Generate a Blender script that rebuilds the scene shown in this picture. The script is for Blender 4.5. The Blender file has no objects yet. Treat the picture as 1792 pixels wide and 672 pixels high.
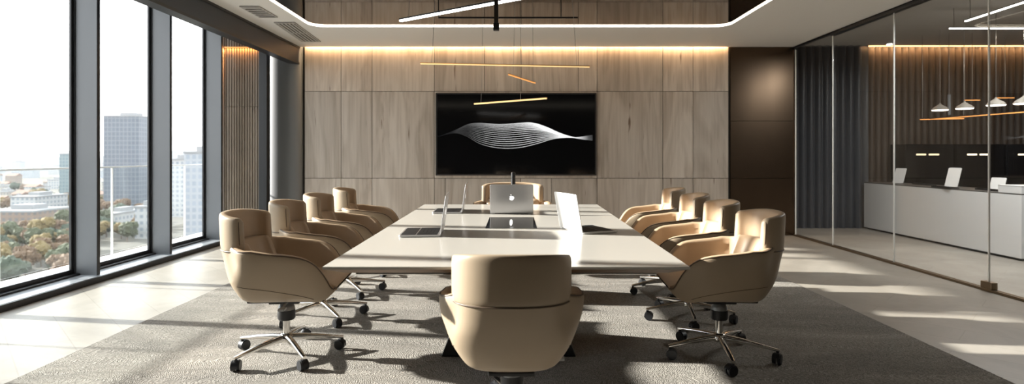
import bpy, bmesh, math, random
from mathutils import Vector, Matrix
random.seed(7)
R = math.radians
PI = math.pi
SC = bpy.context.scene
COL = SC.collection

# ------------------------------------------------------------------ helpers
def link(o, parent=None):
    COL.objects.link(o)
    if parent is not None:
        o.parent = parent
    return o

class MB:
    """collects shapes and links them as ONE mesh object"""
    def __init__(self):
        self.bm = bmesh.new()
    def _faces(self, before, m):
        for f in self.bm.faces:
            if f.index == -1 or f not in before:
                pass
    def box(self, x0, x1, y0, y1, z0, z1, m=0):
        v = [self.bm.verts.new(p) for p in ((x0,y0,z0),(x1,y0,z0),(x1,y1,z0),(x0,y1,z0),
                                            (x0,y0,z1),(x1,y0,z1),(x1,y1,z1),(x0,y1,z1))]
        for q in ((0,3,2,1),(4,5,6,7),(0,1,5,4),(1,2,6,5),(2,3,7,6),(3,0,4,7)):
            f = self.bm.faces.new([v[i] for i in q]); f.material_index = m
        return v
    def hexa(self, pts, m=0):
        v = [self.bm.verts.new(p) for p in pts]
        for q in ((0,3,2,1),(4,5,6,7),(0,1,5,4),(1,2,6,5),(2,3,7,6),(3,0,4,7)):
            f = self.bm.faces.new([v[i] for i in q]); f.material_index = m
    def loft(self, rings, m=0, cap=True, closed=True):
        rv = [[self.bm.verts.new(p) for p in r] for r in rings]
        n = len(rv[0])
        for a, b in zip(rv[:-1], rv[1:]):
            for i in range(n if closed else n-1):
                j = (i+1) % n
                f = self.bm.faces.new((a[i], a[j], b[j], b[i])); f.material_index = m
        if cap:
            f = self.bm.faces.new(list(reversed(rv[0]))); f.material_index = m
            f = self.bm.faces.new(rv[-1]); f.material_index = m
        return rv
    def cyl(self, p0, p1, r0, r1=None, seg=16, m=0):
        r1 = r0 if r1 is None else r1
        p0, p1 = Vector(p0), Vector(p1)
        d = (p1-p0).normalized()
        a = d.orthogonal().normalized(); b = d.cross(a)
        rings = []
        for p, r in ((p0, r0), (p1, r1)):
            rings.append([p + a*(r*math.cos(2*PI*i/seg)) + b*(r*math.sin(2*PI*i/seg)) for i in range(seg)])
        self.loft(rings, m)
    def tube(self, path, r, seg=8, m=0, closed=False):
        path = [Vector(p) for p in path]
        n = len(path); rings = []; prev = None
        for i, p in enumerate(path):
            if closed:
                t = path[(i+1) % n] - path[i-1]
            else:
                t = path[min(i+1, n-1)] - path[max(i-1, 0)]
            t.normalize()
            a = t.orthogonal().normalized() if prev is None else (prev - t*prev.dot(t)).normalized()
            prev = a; b = t.cross(a)
            rings.append([p + a*(r*math.cos(2*PI*k/seg)) + b*(r*math.sin(2*PI*k/seg)) for k in range(seg)])
        if closed:
            rv = self.loft(rings, m, cap=False)
            a, b = rv[-1], rv[0]
            off = min(range(seg), key=lambda o: (b[o].co-a[0].co).length)
            for k in range(seg):
                f = self.bm.faces.new((a[k], a[(k+1)%seg], b[(k+1+off)%seg], b[(k+off)%seg])); f.material_index = m
        else:
            self.loft(rings, m)
    def lathe(self, prof, c=(0,0,0), seg=24, m=0):
        c = Vector(c)
        rings = [[c + Vector((r*math.cos(2*PI*i/seg), r*math.sin(2*PI*i/seg), z)) for i in range(seg)] for r, z in prof]
        self.loft(rings, m)
    def prism(self, poly, axis, a0, a1, m=0):
        """poly of 2D points; axis 'x','y','z' is the extrusion direction"""
        def P(p, a):
            return {'x': (a, p[0], p[1]), 'y': (p[0], a, p[1]), 'z': (p[0], p[1], a)}[axis]
        self.loft([[P(p, a0) for p in poly], [P(p, a1) for p in poly]], m)
    def grid(self, rows, m=0, split=None, m2=1):
        rv = self.loft(rows, m, cap=False, closed=False)
        if split is not None:      # columns past the split carry the second material
            late = {v for r in rv for v in r[split:]}
            for f in self.bm.faces:
                if all(v in late for v in f.verts): f.material_index = m2
    def build(self, name, mats, parent=None, smooth=35, bevel=0, bseg=2, recalc=True):
        me = bpy.data.meshes.new(name)
        if recalc:
            bmesh.ops.recalc_face_normals(self.bm, faces=self.bm.faces)
        self.bm.to_mesh(me); self.bm.free()
        if not isinstance(mats, (list, tuple)):
            mats = [mats]
        for m in mats:
            me.materials.append(m)
        if smooth:
            for p in me.polygons: p.use_smooth = True
            me.set_sharp_from_angle(angle=R(smooth))
        o = bpy.data.objects.new(name, me)
        link(o, parent)
        if bevel:
            b = o.modifiers.new('bevel', 'BEVEL'); b.width = bevel; b.segments = bseg
            b.limit_method = 'ANGLE'; b.angle_limit = R(40); b.harden_normals = False
        return o

def tag(o, label, cat, group=None, kind=None):
    o['label'] = label; o['category'] = cat
    if group: o['group'] = group
    if kind: o['kind'] = kind
    return o
def thing(name, label, cat, loc=(0,0,0), rz=0, group=None):
    o = bpy.data.objects.new(name, None)
    o.empty_display_size = 0.1
    link(o); o.location = loc; o.rotation_euler = (0, 0, rz)
    return tag(o, label, cat, group)
def struct(o, label=None, cat=None):
    o['kind'] = 'structure'
    if label: o['label'] = label
    if cat: o['category'] = cat
    return o
def dup(root, loc, rz, label=None, group=None):
    r = root.copy(); COL.objects.link(r)
    r.location = loc; r.rotation_euler = (0, 0, rz)
    if label: r['label'] = label
    if group: r['group'] = group
    for ch in list(root.children):
        c = ch.copy(); COL.objects.link(c); c.parent = r
        for g in list(ch.children):
            d = g.copy(); COL.objects.link(d); d.parent = c
    return r
def interp(tab, x):
    if x <= tab[0][0]: return tab[0][1]
    for (x0, y0), (x1, y1) in zip(tab[:-1], tab[1:]):
        if x <= x1:
            return y0 + (y1-y0)*(x-x0)/(x1-x0)
    return tab[-1][1]
def sstep(a, b, x):
    t = max(0, min(1, (x-a)/(b-a))); return t*t*(3-2*t)
def spline(pts, n=8):
    """Catmull-Rom through pts"""
    P = [Vector(p) for p in pts]; P = [2*P[0]-P[1]] + P + [2*P[-1]-P[-2]]
    out = []
    for i in range(1, len(P)-2):
        for k in range(n):
            t = k/n; a, b, c, d = P[i-1], P[i], P[i+1], P[i+2]
            out.append(0.5*((2*b)+(c-a)*t+(2*a-5*b+4*c-d)*t*t+(3*b-a-3*c+d)*t**3))
    out.append(P[-2]); return out

# ------------------------------------------------------------------ materials
def newmat(name):
    m = bpy.data.materials.new(name); m.use_nodes = True
    nt = m.node_tree
    return m, nt, nt.nodes['Principled BSDF']
def N(nt, kind, **kw):
    n = nt.nodes.new(kind)
    for k, v in kw.items():
        if k in n.inputs.keys(): n.inputs[k].default_value = v
        else: setattr(n, k, v)
    return n
def rgb(r, g, b): return (r, g, b, 1)
def plain(name, c, rough=0.5, metal=0.0, bump=0.0, bscale=200, spec=0.5, var=0.0):
    m, nt, p = newmat(name)
    p.inputs['Base Color'].default_value = rgb(*c)
    p.inputs['Roughness'].default_value = rough
    p.inputs['Metallic'].default_value = metal
    p.inputs['Specular IOR Level'].default_value = spec
    if bump or var:
        tc = N(nt, 'ShaderNodeTexCoord')
        no = N(nt, 'ShaderNodeTexNoise', Scale=bscale, Detail=4.0)
        nt.links.new(tc.outputs['Object'], no.inputs['Vector'])
        if bump:
            b = N(nt, 'ShaderNodeBump', Strength=bump, Distance=0.002)
            nt.links.new(no.outputs['Fac'], b.inputs['Height'])
            nt.links.new(b.outputs['Normal'], p.inputs['Normal'])
        if var:
            n2 = N(nt, 'ShaderNodeTexNoise', Scale=2.5, Detail=5.0)
            nt.links.new(tc.outputs['Object'], n2.inputs['Vector'])
            cr = N(nt, 'ShaderNodeValToRGB')
            cr.color_ramp.elements[0].position = 0.3; cr.color_ramp.elements[1].position = 0.7
            cr.color_ramp.elements[0].color = rgb(*[x*(1-var) for x in c])
            cr.color_ramp.elements[1].color = rgb(*[min(1, x*(1+var)) for x in c])
            nt.links.new(n2.outputs['Fac'], cr.inputs['Fac'])
            nt.links.new(cr.outputs['Color'], p.inputs['Base Color'])
    return m
def emit(name, c, s):
    m, nt, p = newmat(name)
    p.inputs['Base Color'].default_value = rgb(*c)
    p.inputs['Emission Color'].default_value = rgb(*c)
    p.inputs['Emission Strength'].default_value = s
    return m
def thin_glass(name, tint=(1,1,1), base=0.03, top=0.85, power=4.0):
    m, nt, p = newmat(name)
    nt.nodes.remove(p)
    out = nt.nodes['Material Output']
    lw = N(nt, 'ShaderNodeLayerWeight', Blend=0.5)
    pw = N(nt, 'ShaderNodeMath', operation='POWER'); pw.inputs[1].default_value = power
    mu = N(nt, 'ShaderNodeMath', operation='MULTIPLY_ADD')
    mu.inputs[1].default_value = top; mu.inputs[2].default_value = base
    nt.links.new(lw.outputs['Facing'], pw.inputs[0]); nt.links.new(pw.outputs[0], mu.inputs[0])
    tr = N(nt, 'ShaderNodeBsdfTransparent'); tr.inputs['Color'].default_value = rgb(*tint)
    gl = N(nt, 'ShaderNodeBsdfGlossy', Roughness=0.01)
    mx = N(nt, 'ShaderNodeMixShader')
    nt.links.new(mu.outputs[0], mx.inputs[0]); nt.links.new(tr.outputs[0], mx.inputs[1]); nt.links.new(gl.outputs[0], mx.inputs[2])
    nt.links.new(mx.outputs[0], out.inputs['Surface'])
    return m
def wood(name, c0, c1, c2, scale=1.0, rough=0.45, axis='z'):
    """vertical-grained timber veneer, every panel with its own figure"""
    m, nt, p = newmat(name)
    tc = N(nt, 'ShaderNodeTexCoord'); ge = N(nt, 'ShaderNodeNewGeometry')
    off = N(nt, 'ShaderNodeVectorMath', operation='SCALE'); 
    comb = N(nt, 'ShaderNodeCombineXYZ')
    for i in range(3): nt.links.new(ge.outputs['Random Per Island'], comb.inputs[i])
    nt.links.new(comb.outputs[0], off.inputs[0]); off.inputs['Scale'].default_value = 37.0
    add = N(nt, 'ShaderNodeVectorMath', operation='ADD')
    nt.links.new(tc.outputs['Object'], add.inputs[0]); nt.links.new(off.outputs[0], add.inputs[1])
    mp = N(nt, 'ShaderNodeMapping'); mp.inputs['Scale'].default_value = (1.0*scale, 1.0*scale, 0.16*scale) if axis == 'z' else (0.16*scale, scale, scale)
    nt.links.new(add.outputs[0], mp.inputs['Vector'])
    n1 = N(nt, 'ShaderNodeTexNoise', Scale=2.0, Detail=5.0, Roughness=0.5, Distortion=.7)
    nt.links.new(mp.outputs[0], n1.inputs['Vector'])
    n2 = N(nt, 'ShaderNodeTexNoise', Scale=30.0, Detail=6.0, Roughness=0.65)
    mp2 = N(nt, 'ShaderNodeMapping'); mp2.inputs['Scale'].default_value = (1.0*scale, 1.0*scale, 0.03*scale) if axis == 'z' else (0.03*scale, scale, scale)
    nt.links.new(add.outputs[0], mp2.inputs['Vector']); nt.links.new(mp2.outputs[0], n2.inputs['Vector'])
    # cathedral figure
    wv = N(nt, 'ShaderNodeMath', operation='MULTIPLY'); wv.inputs[1].default_value = 44.0
    sn = N(nt, 'ShaderNodeMath', operation='SINE')
    nt.links.new(n1.outputs['Fac'], wv.inputs[0]); nt.links.new(wv.outputs[0], sn.inputs[0])
    mr = N(nt, 'ShaderNodeMapRange'); mr.inputs['From Min'].default_value = -1
    nt.links.new(sn.outputs[0], mr.inputs['Value'])
    mix = N(nt, 'ShaderNodeMath', operation='MULTIPLY_ADD'); mix.inputs[1].default_value = 0.15
    nt.links.new(mr.outputs[0], mix.inputs[0])
    s2 = N(nt, 'ShaderNodeMath', operation='MULTIPLY_ADD'); s2.inputs[1].default_value = 0.55
    nt.links.new(n2.outputs['Fac'], s2.inputs[0])
    s3 = N(nt, 'ShaderNodeMath', operation='MULTIPLY'); s3.inputs[1].default_value = 0.52
    nt.links.new(n1.outputs['Fac'], s3.inputs[0]); nt.links.new(s3.outputs[0], s2.inputs[2])
    nt.links.new(s2.outputs[0], mix.inputs[2])
    cr = N(nt, 'ShaderNodeValToRGB'); e = cr.color_ramp.elements
    e[0].position = 0.36; e[0].color = rgb(*c0); e[1].position = 0.78; e[1].color = rgb(*c2)
    x = e.new(0.56); x.color = rgb(*c1)
    nt.links.new(mix.outputs[0], cr.inputs['Fac'])
    # knots and dark cracks
    kn = N(nt, 'ShaderNodeTexNoise', Scale=1.6, Detail=3.0, Distortion=0.4)
    mp3 = N(nt, 'ShaderNodeMapping'); mp3.inputs['Scale'].default_value = (9*scale, 9*scale, 0.75*scale) if axis == 'z' else (0.5*scale, 4*scale, 4*scale)
    nt.links.new(add.outputs[0], mp3.inputs['Vector']); nt.links.new(mp3.outputs[0], kn.inputs['Vector'])
    kr = N(nt, 'ShaderNodeValToRGB'); kr.color_ramp.elements[0].position = 0.69; kr.color_ramp.elements[1].position = 0.74
    kr.color_ramp.elements[0].color = rgb(1,1,1); kr.color_ramp.elements[1].color = rgb(.36,.28,.23)
    nt.links.new(kn.outputs['Fac'], kr.inputs['Fac'])
    mc = N(nt, 'ShaderNodeMix', data_type='RGBA', blend_type='MULTIPLY'); mc.inputs[0].default_value = 1.0
    nt.links.new(cr.outputs['Color'], mc.inputs[6]); nt.links.new(kr.outputs['Color'], mc.inputs[7])
    hs = N(nt, 'ShaderNodeHueSaturation')
    vr = N(nt, 'ShaderNodeMapRange'); vr.inputs['To Min'].default_value = 0.86; vr.inputs['To Max'].default_value = 1.12
    nt.links.new(ge.outputs['Random Per Island'], vr.inputs['Value']); nt.links.new(vr.outputs[0], hs.inputs['Value'])
    nt.links.new(mc.outputs[2], hs.inputs['Color']); nt.links.new(hs.outputs['Color'], p.inputs['Base Color'])
    p.inputs['Roughness'].default_value = rough
    b = N(nt, 'ShaderNodeBump', Strength=0.12, Distance=0.002)
    nt.links.new(n2.outputs['Fac'], b.inputs['Height']); nt.links.new(b.outputs['Normal'], p.inputs['Normal'])
    return m

def brushed(name, c):
    m = plain(name, c, .27, 1.0)
    p = m.node_tree.nodes['Principled BSDF']; p.inputs['Anisotropic'].default_value = .4; p.inputs['Anisotropic Rotation'].default_value = .25
    return m
M = {}
M['leather'] = plain('tan_leather_shaded', (.385,.30,.21), 0.42, bump=.10, bscale=420, spec=.45, var=.04)  # outer chair faces; shade on the leather is put into this tone
M['leather_in_lit'] = plain('tan_leather_sunlit', (.50,.36,.235), 0.42, bump=.10, bscale=420, spec=.45, var=.04)  # same leather on inner faces, with sunlight put into its tone
M['piping'] = plain('dark_piping', (.10,.065,.04), 0.5)
M['chrome'] = plain('polished_chrome', (.78,.76,.73), 0.12, 1.0)
M['black_plastic'] = plain('black_plastic', (.012,.012,.013), 0.42)
M['grey_plastic'] = plain('grey_plastic', (.34,.34,.34), 0.35, 0.4)
M['caster'] = plain('caster_black', (.014,.015,.018), 0.45)
M['table_white'] = plain('table_lacquer', (.56,.53,.48), 0.2, spec=.5)
M['table_wood'] = wood('table_edge_wood', (.09,.05,.03), (.16,.095,.055), (.24,.15,.09), 2.0, .4, 'x')
M['black_metal'] = plain('black_metal', (.012,.012,.013), .38, .3)
M['wall_wood'] = wood('wall_veneer', (.36,.295,.235), (.51,.437,.363), (.64,.565,.485), 1.0, .42)
M['joint'] = plain('shadow_gap', (.02,.016,.012), .9)
M['ceiling'] = plain('ceiling_paint', (.80,.775,.735), .8)
M['mirror'] = plain('dark_mirror_ceiling', (.34,.30,.27), .04, 1.0)
M['frame_grey'] = plain('window_frame_grey', (.135,.14,.148), .4, .2)
M['frame_black'] = plain('frame_black', (.014,.014,.016), .4)
M['fascia'] = plain('fascia_grey', (.030,.037,.050), .5)
M['dark_panel'] = brushed('dark_bronze_panel', (.125,.085,.056))
M['grey_panel'] = plain('grey_metal_panel', (.17,.18,.19), .6)
M['window_glass'] = thin_glass('window_glass', (.97,.985,.985), .02, .5, 5)
M['part_glass'] = thin_glass('partition_glass', (.94,.935,.92), .03, .75, 4)
M['rail_bronze'] = plain('bronze_rail', (.22,.16,.10), .35, .8)
M['joint_strip'] = plain('pale_joint_strip', (.92,.91,.88), .3)
M['white_lac'] = plain('white_counter', (.88,.88,.88), .4)
M['alu'] = plain('laptop_aluminium', (.50,.50,.515), .34, .8)
M['white_alu'] = plain('white_tablet_sunlit_laptop', (.86,.85,.83), .35)  # own white of the tablets; on the laptop, sunlight put into colour
M['key_black'] = plain('keyboard_black', (.008,.008,.009), .6, spec=.2)
M['glass_black'] = plain('black_glass', (.006,.006,.007), .07)
M['logo_white'] = emit('lit_logo', (1,1,1), .9)
M['reflection_white'] = plain('painted_reflection', (.75,.75,.75), .4)
M['led'] = emit('led_line', (1.0,.90,.74), 5.0)
M['led_white'] = emit('led_tube_white', (1.0,.97,.92), 7.0)
M['led_warm'] = emit('led_warm', (1.0,.66,.30), .62)
M['led_orange'] = emit('led_orange', (1.0,.42,.12), .55)
M['led_strip_amber'] = emit('amber_strip', (1.0,.55,.22), 3.0)
M['brass'] = plain('brass', (.68,.42,.17), .28, 1.0)
M['slat_wood'] = plain('slat_oak', (.25,.195,.145), .5, var=.15)
M['slat_dark'] = plain('slat_dark_brown', (.085,.062,.045), .5)
M['slat_grey'] = plain('slat_charcoal', (.075,.08,.09), .36)
M['cabinet_black'] = plain('cabinet_black', (.012,.011,.011), .25)
M['shade_grey'] = plain('lamp_shade_grey', (.25,.235,.21), .45)
M['wire'] = plain('steel_wire', (.35,.33,.30), .35, .8)
M['wall_plain'] = plain('plain_wall', (.07,.066,.062), .8)
M['balcony'] = plain('balcony_concrete', (.62,.62,.62), .8, var=.05)
M['vent'] = plain('vent_grey', (.50,.48,.45), .6)

def floor_mat():
    m, nt, p = newmat('pale_stone_floor')
    tc = N(nt, 'ShaderNodeTexCoord')
    n = N(nt, 'ShaderNodeTexNoise', Scale=1.3, Detail=8.0, Roughness=.62, Distortion=.8)
    nt.links.new(tc.outputs['Object'], n.inputs['Vector'])
    cr = N(nt, 'ShaderNodeValToRGB'); e = cr.color_ramp.elements
    e[0].position = .32; e[0].color = rgb(.285,.258,.22); e[1].position = .68; e[1].color = rgb(.40,.368,.32)
    nt.links.new(n.outputs['Fac'], cr.inputs['Fac'])
    mp = N(nt, 'ShaderNodeMapping'); mp.inputs['Rotation'].default_value = (0,0,R(45))
    nt.links.new(tc.outputs['Object'], mp.inputs['Vector'])
    br = N(nt, 'ShaderNodeTexBrick', Scale=1.0); br.inputs['Mortar Size'].default_value = .004
    br.inputs['Brick Width'].default_value = 1.2; br.inputs['Row Height'].default_value = .3
    br.inputs['Color1'].default_value = rgb(1,1,1); br.inputs['Color2'].default_value = rgb(.94,.935,.93); br.inputs['Mortar'].default_value = rgb(.84,.82,.8)
    nt.links.new(mp.outputs[0], br.inputs['Vector'])
    mx = N(nt, 'ShaderNodeMix', data_type='RGBA', blend_type='MULTIPLY'); mx.inputs[0].default_value = 1
    nt.links.new(cr.outputs['Color'], mx.inputs[6]); nt.links.new(br.outputs['Color'], mx.inputs[7])
    nt.links.new(mx.outputs[2], p.inputs['Base Color'])
    p.inputs['Roughness'].default_value = .42
    return m
M['floor'] = floor_mat()
def carpet_mat():
    m, nt, p = newmat('looped_carpet')
    tc = N(nt, 'ShaderNodeTexCoord')
    big = N(nt, 'ShaderNodeTexNoise', Scale=1.1, Detail=3.0, Distortion=1.6)
    mpb = N(nt, 'ShaderNodeMapping'); mpb.inputs['Scale'].default_value = (.55, 1.6, 1)
    nt.links.new(tc.outputs['Object'], mpb.inputs['Vector']); nt.links.new(mpb.outputs[0], big.inputs['Vector'])
    # loops follow wavy rows
    warp = N(nt, 'ShaderNodeVectorMath', operation='MULTIPLY_ADD')
    warp.inputs[1].default_value = (.35,.35,0)
    nt.links.new(big.outputs['Color'], warp.inputs[0]); nt.links.new(tc.outputs['Object'], warp.inputs[2])
    mp = N(nt, 'ShaderNodeMapping'); mp.inputs['Scale'].default_value = (1, 1.5, 1)
    nt.links.new(warp.outputs[0], mp.inputs['Vector'])
    vo = N(nt, 'ShaderNodeTexVoronoi', Scale=92.0); vo.inputs['Randomness'].default_value = .45
    nt.links.new(mp.outputs[0], vo.inputs['Vector'])
    cr = N(nt, 'ShaderNodeValToRGB'); e = cr.color_ramp.elements
    e[0].position = .30; e[0].color = rgb(.31,.29,.262); e[1].position = .72; e[1].color = rgb(.475,.44,.39)
    nt.links.new(big.outputs['Fac'], cr.inputs['Fac'])
    dk = N(nt, 'ShaderNodeMapRange'); dk.inputs['From Min'].default_value = .1; dk.inputs['From Max'].default_value = .75
    dk.inputs['To Min'].default_value = 1.2; dk.inputs['To Max'].default_value = .42
    nt.links.new(vo.outputs['Distance'], dk.inputs['Value'])
    mx = N(nt, 'ShaderNodeMix', data_type='RGBA', blend_type='MULTIPLY'); mx.inputs[0].default_value = 1
    nt.links.new(cr.outputs['Color'], mx.inputs[6]); nt.links.new(dk.outputs[0], mx.inputs[7])
    nt.links.new(mx.outputs[2], p.inputs['Base Color'])
    p.inputs['Roughness'].default_value = .95; p.inputs['Specular IOR Level'].default_value = .1
    b = N(nt, 'ShaderNodeBump', Strength=.8, Distance=.006, invert=True)
    nt.links.new(vo.outputs['Distance'], b.inputs['Height']); nt.links.new(b.outputs['Normal'], p.inputs['Normal'])
    return m
M['carpet'] = carpet_mat()
def facade(name, wall, win, w=3.2, h=3.4, mortar=.28, rough=.7):
    m, nt, p = newmat(name)
    tc = N(nt, 'ShaderNodeTexCoord')
    sp = N(nt, 'ShaderNodeSeparateXYZ'); nt.links.new(tc.outputs['Object'], sp.inputs[0])
    ad = N(nt, 'ShaderNodeMath', operation='ADD'); nt.links.new(sp.outputs[0], ad.inputs[0]); nt.links.new(sp.outputs[1], ad.inputs[1])
    cb = N(nt, 'ShaderNodeCombineXYZ'); nt.links.new(ad.outputs[0], cb.inputs[0]); nt.links.new(sp.outputs[2], cb.inputs[1])
    br = N(nt, 'ShaderNodeTexBrick', Scale=1.0); br.offset = 0
    br.inputs['Mortar Size'].default_value = mortar*w*.5; br.inputs['Brick Width'].default_value = w; br.inputs['Row Height'].default_value = h
    br.inputs['Color1'].default_value = rgb(*win); br.inputs['Color2'].default_value = rgb(*[min(1,x*1.15) for x in win]); br.inputs['Mortar'].default_value = rgb(*wall)
    nt.links.new(cb.outputs[0], br.inputs['Vector']); nt.links.new(br.outputs['Color'], p.inputs['Base Color'])
    p.inputs['Roughness'].default_value = rough
    return m

# ------------------------------------------------------------------ the room
EYE = 1.234
BACK = 8.82; CEIL = 2.90
XL, XR = -4.30, 4.32
FRONT = -2.6

b = MB(); b.box(-4.42, 9.6, FRONT, 10.0, -.15, 0)
struct(b.build('floor', M['floor'], smooth=0), 'pale mottled stone floor around the carpet', 'floor')

# wood-clad back wall: panels with shadow gaps on a dark backing
def wx(px): return (px-900)/113.4
def wz_(py): return EYE + (272-py)/113.4
b = MB()
b.box(-3.26, 3.31, BACK+.02, BACK+.2, 0, 3.2, 1)
rows = [(0, wz_(312), [533,597,651,760,779,911,965,1045,1160,1213,1275]),
        (wz_(312), wz_(160), [533,597,651,760,1045,1160,1213,1275]),
        (wz_(160), 3.0, [533,597,651,760,848,912,1012,1045,1160,1213,1275])]
g = .004
for z0, z1, xs in rows:
    for a, c in zip(xs[:-1], xs[1:]):
        b.box(wx(a)+g, wx(c)-g, BACK, BACK+.03, z0+g, z1-g, 0)
struct(b.build('wall_back', [M['wall_wood'], M['joint']], smooth=0), 'tall wood veneer wall of upright panels behind the screen', 'wall')

# dark metal panel wall, right of the timber
b = MB()
for z0, z1 in ((0, wz_(312)), (wz_(312), wz_(212)), (wz_(212), 3.0)):
    b.box(3.33, 4.32, BACK-.02, BACK+.2, z0+.003, z1-.003, 0)
b.box(3.31, 4.32, BACK, BACK+.18, 0, 3.0, 1)
struct(b.build('wall_rear_metal', [M['dark_panel'], M['joint']], smooth=0), 'dark bronze metal wall panel between timber wall and glass', 'wall')

# grey panel left of the timber, dark post, slatted screen
b = MB(); b.box(-3.76, -3.27, BACK-.03, BACK+.2, 0, 3.2, 0)
# half-round grey cladding
rows_ = []
for z in (0, 3.2):
    rows_.append([(-3.515+.24*math.cos(a), BACK-.03-.10*math.sin(a), z) for a in [PI*i/12 for i in range(13)]])
b.grid(rows_)
struct(b.build('wall_rear_grey', M['grey_panel'], smooth=40), 'grey metal wall strip beside the timber wall', 'wall')
b = MB(); b.box(-3.74, -3.62, 8.36, 8.47, 0, 3.2, 0)
struct(b.build('trim_1', M['frame_black'], smooth=0, bevel=.004), 'black upright post between slatted screen and grey wall strip', 'trim')
b = MB()
b.box(-4.36, -3.74, 8.46, 8.56, 0, 3.2, 1)
b.box(-4.312, -4.268, 8.36, 8.46, 0, 3.2, 2)
x = -4.262
while x < -3.76:
    b.box(x, x+.026, 8.40, 8.465, 0, 1.95, 0); b.box(x, x+.026, 8.40, 8.465, 1.955, 3.2, 0); x += .038
o = b.build('wall_slats', [M['slat_wood'], M['joint'], M['white_lac']], smooth=0)
struct(o, 'oak slatted wall in the corner beside the last window', 'wall')
b = MB(); b.box(-4.25, -3.742, 8.37, 8.402, 2.815, 2.825)
o = b.build('led_strip', M['led_orange'], smooth=0); tag(o, 'amber light strip above the oak slatted corner', 'light strip')

# closing walls
b = MB(); b.box(-4.42, 9.6, FRONT-.2, FRONT, -.0, 3.3)
struct(b.build('wall_front', M['wall_plain'], smooth=0))
b = MB(); b.box(9.6, 9.8, FRONT, 10.2, 0, 3.3)
struct(b.build('wall_right_far', M['slat_dark'], smooth=0))
b = MB(); b.box(-4.5, -3.2, BACK+.2, BACK+.35, 0, 3.4)
struct(b.build('wall_left_rear', M['wall_plain'], smooth=0))

# ceiling with rounded recess
HX0, HX1, HY1, HY0, HR = -2.62, 2.76, 7.41, -1.6, .20
def rrect(x0, x1, y0, y1, r, n=8):
    pts = []
    for cx, cy, a0 in ((x1-r, y1-r, 0), (x0+r, y1-r, 90), (x0+r, y0+r, 180), (x1-r, y0+r, 270)):
        for i in range(n+1):
            a = R(a0 + 90*i/n); pts.append((cx+r*math.cos(a), cy+r*math.sin(a)))
    return pts
hole = rrect(HX0, HX1, HY0, HY1, HR)
b = MB(); bm = b.bm
def loop(pts, z):
    vs = [bm.verts.new((p[0], p[1], z)) for p in pts]
    return vs, [bm.edges.new((vs[i], vs[(i+1) % len(vs)])) for i in range(len(vs))]
vo_, eo_ = loop([(-3.30, FRONT), (4.36, FRONT), (4.36, BACK-.045), (-3.30, BACK-.045)], CEIL)
vi_, ei_ = loop(hole, CEIL)
bmesh.ops.triangle_fill(bm, edges=eo_+ei_, use_beauty=True, use_dissolve=False)
vt_ = [bm.verts.new((v.co.x, v.co.y, 3.05)) for v in vi_]
for i in range(len(vi_)):
    j = (i+1) % len(vi_); bm.faces.new((vi_[i], vi_[j], vt_[j], vt_[i]))
vt2 = [bm.verts.new((v.co.x, v.co.y, 3.05)) for v in vo_]
for i in range(4):
    j = (i+1) % 4; bm.faces.new((vo_[i], vo_[j], vt2[j], vt2[i]))
struct(b.build('ceiling', M['ceiling'], smooth=0), 'pale painted ceiling around the mirrored recess', 'ceiling')
b = MB(); b.box(HX0-.05, HX1+.05, HY0-.05, HY1+.05, 2.914, 2.96)
struct(b.build('ceiling_mirror_panel', M['mirror'], smooth=0), 'dark mirrored ceiling panel inside the light line', 'ceiling')
b = MB(); b.box(-4.5, 9.8, FRONT-.2, 10.2, 3.42, 3.5); b.box(-3.35, 4.30, BACK-.05, BACK+.2, 3.0, 3.05)
struct(b.build('roof', M['wall_plain'], smooth=0))
b = MB(); b.tube([(p[0], p[1], CEIL+.003) for p in hole], .005, 8, closed=True)
tag(b.build('ceiling_light_strip', M['led'], smooth=60), 'glowing warm white light line around the mirrored ceiling recess', 'light strip')

# fascia beside the windows
b = MB(); b.box(-3.42, -3.30, FRONT, BACK-.03, 2.66, 3.3, 0); b.box(-3.43, -3.29, FRONT, BACK-.03, 2.63, 2.66, 1)
b.box(-3.295, -3.285, FRONT, BACK-.03, 2.872, 2.90, 1)
struct(b.build('trim_2', [M['fascia'], M['frame_black']], smooth=0), 'dark grey ceiling fascia running above the windows', 'trim')

# windows on the left: fins, sill, panes
FIN = [8.0-1.19*k for k in range(6)]      # 8.0, 6.81, 5.62, ...
b = MB()
b.box(-4.40, -4.03, FRONT, 8.40, 0, .055, 0); b.box(-4.40, -4.27, FRONT, 8.40, .055, .075, 0)
b.box(-4.27, -4.05, FRONT, 8.40, .055, .058, 1)
struct(b.build('trim_3', [M['frame_black'], plain('sill_top', (.42,.44,.47), .22, .3)], smooth=0, bevel=.004), 'low black window sill along the floor', 'trim')
b = MB(); b.box(-4.42, -4.2, FRONT, 8.46, 3.18, 3.42); b.box(-4.42, -4.0, FRONT, 2.05, 0, 3.3)  # solid stretch beside the camera added out of view to block window light
struct(b.build('wall_left_with_blocker', M['fascia'], smooth=0))
for k, y in enumerate(FIN):
    b = MB(); b.box(-4.32, -4.105, y, y+.035, .057, 3.3, 0); b.box(-4.345, -4.315, y-.012, y+.05, .07, 3.3, 1)
    b.box(-4.108, -4.10, y-.002, y+.038, .057, 3.3, 1)
    struct(b.build('trim_%d' % (10+k), [M['frame_grey'], M['frame_black']], smooth=0, bevel=.002),
           'grey window fin number %d from the oak slatted corner' % (k+1), 'trim')
edges = [8.42] + FIN
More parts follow.
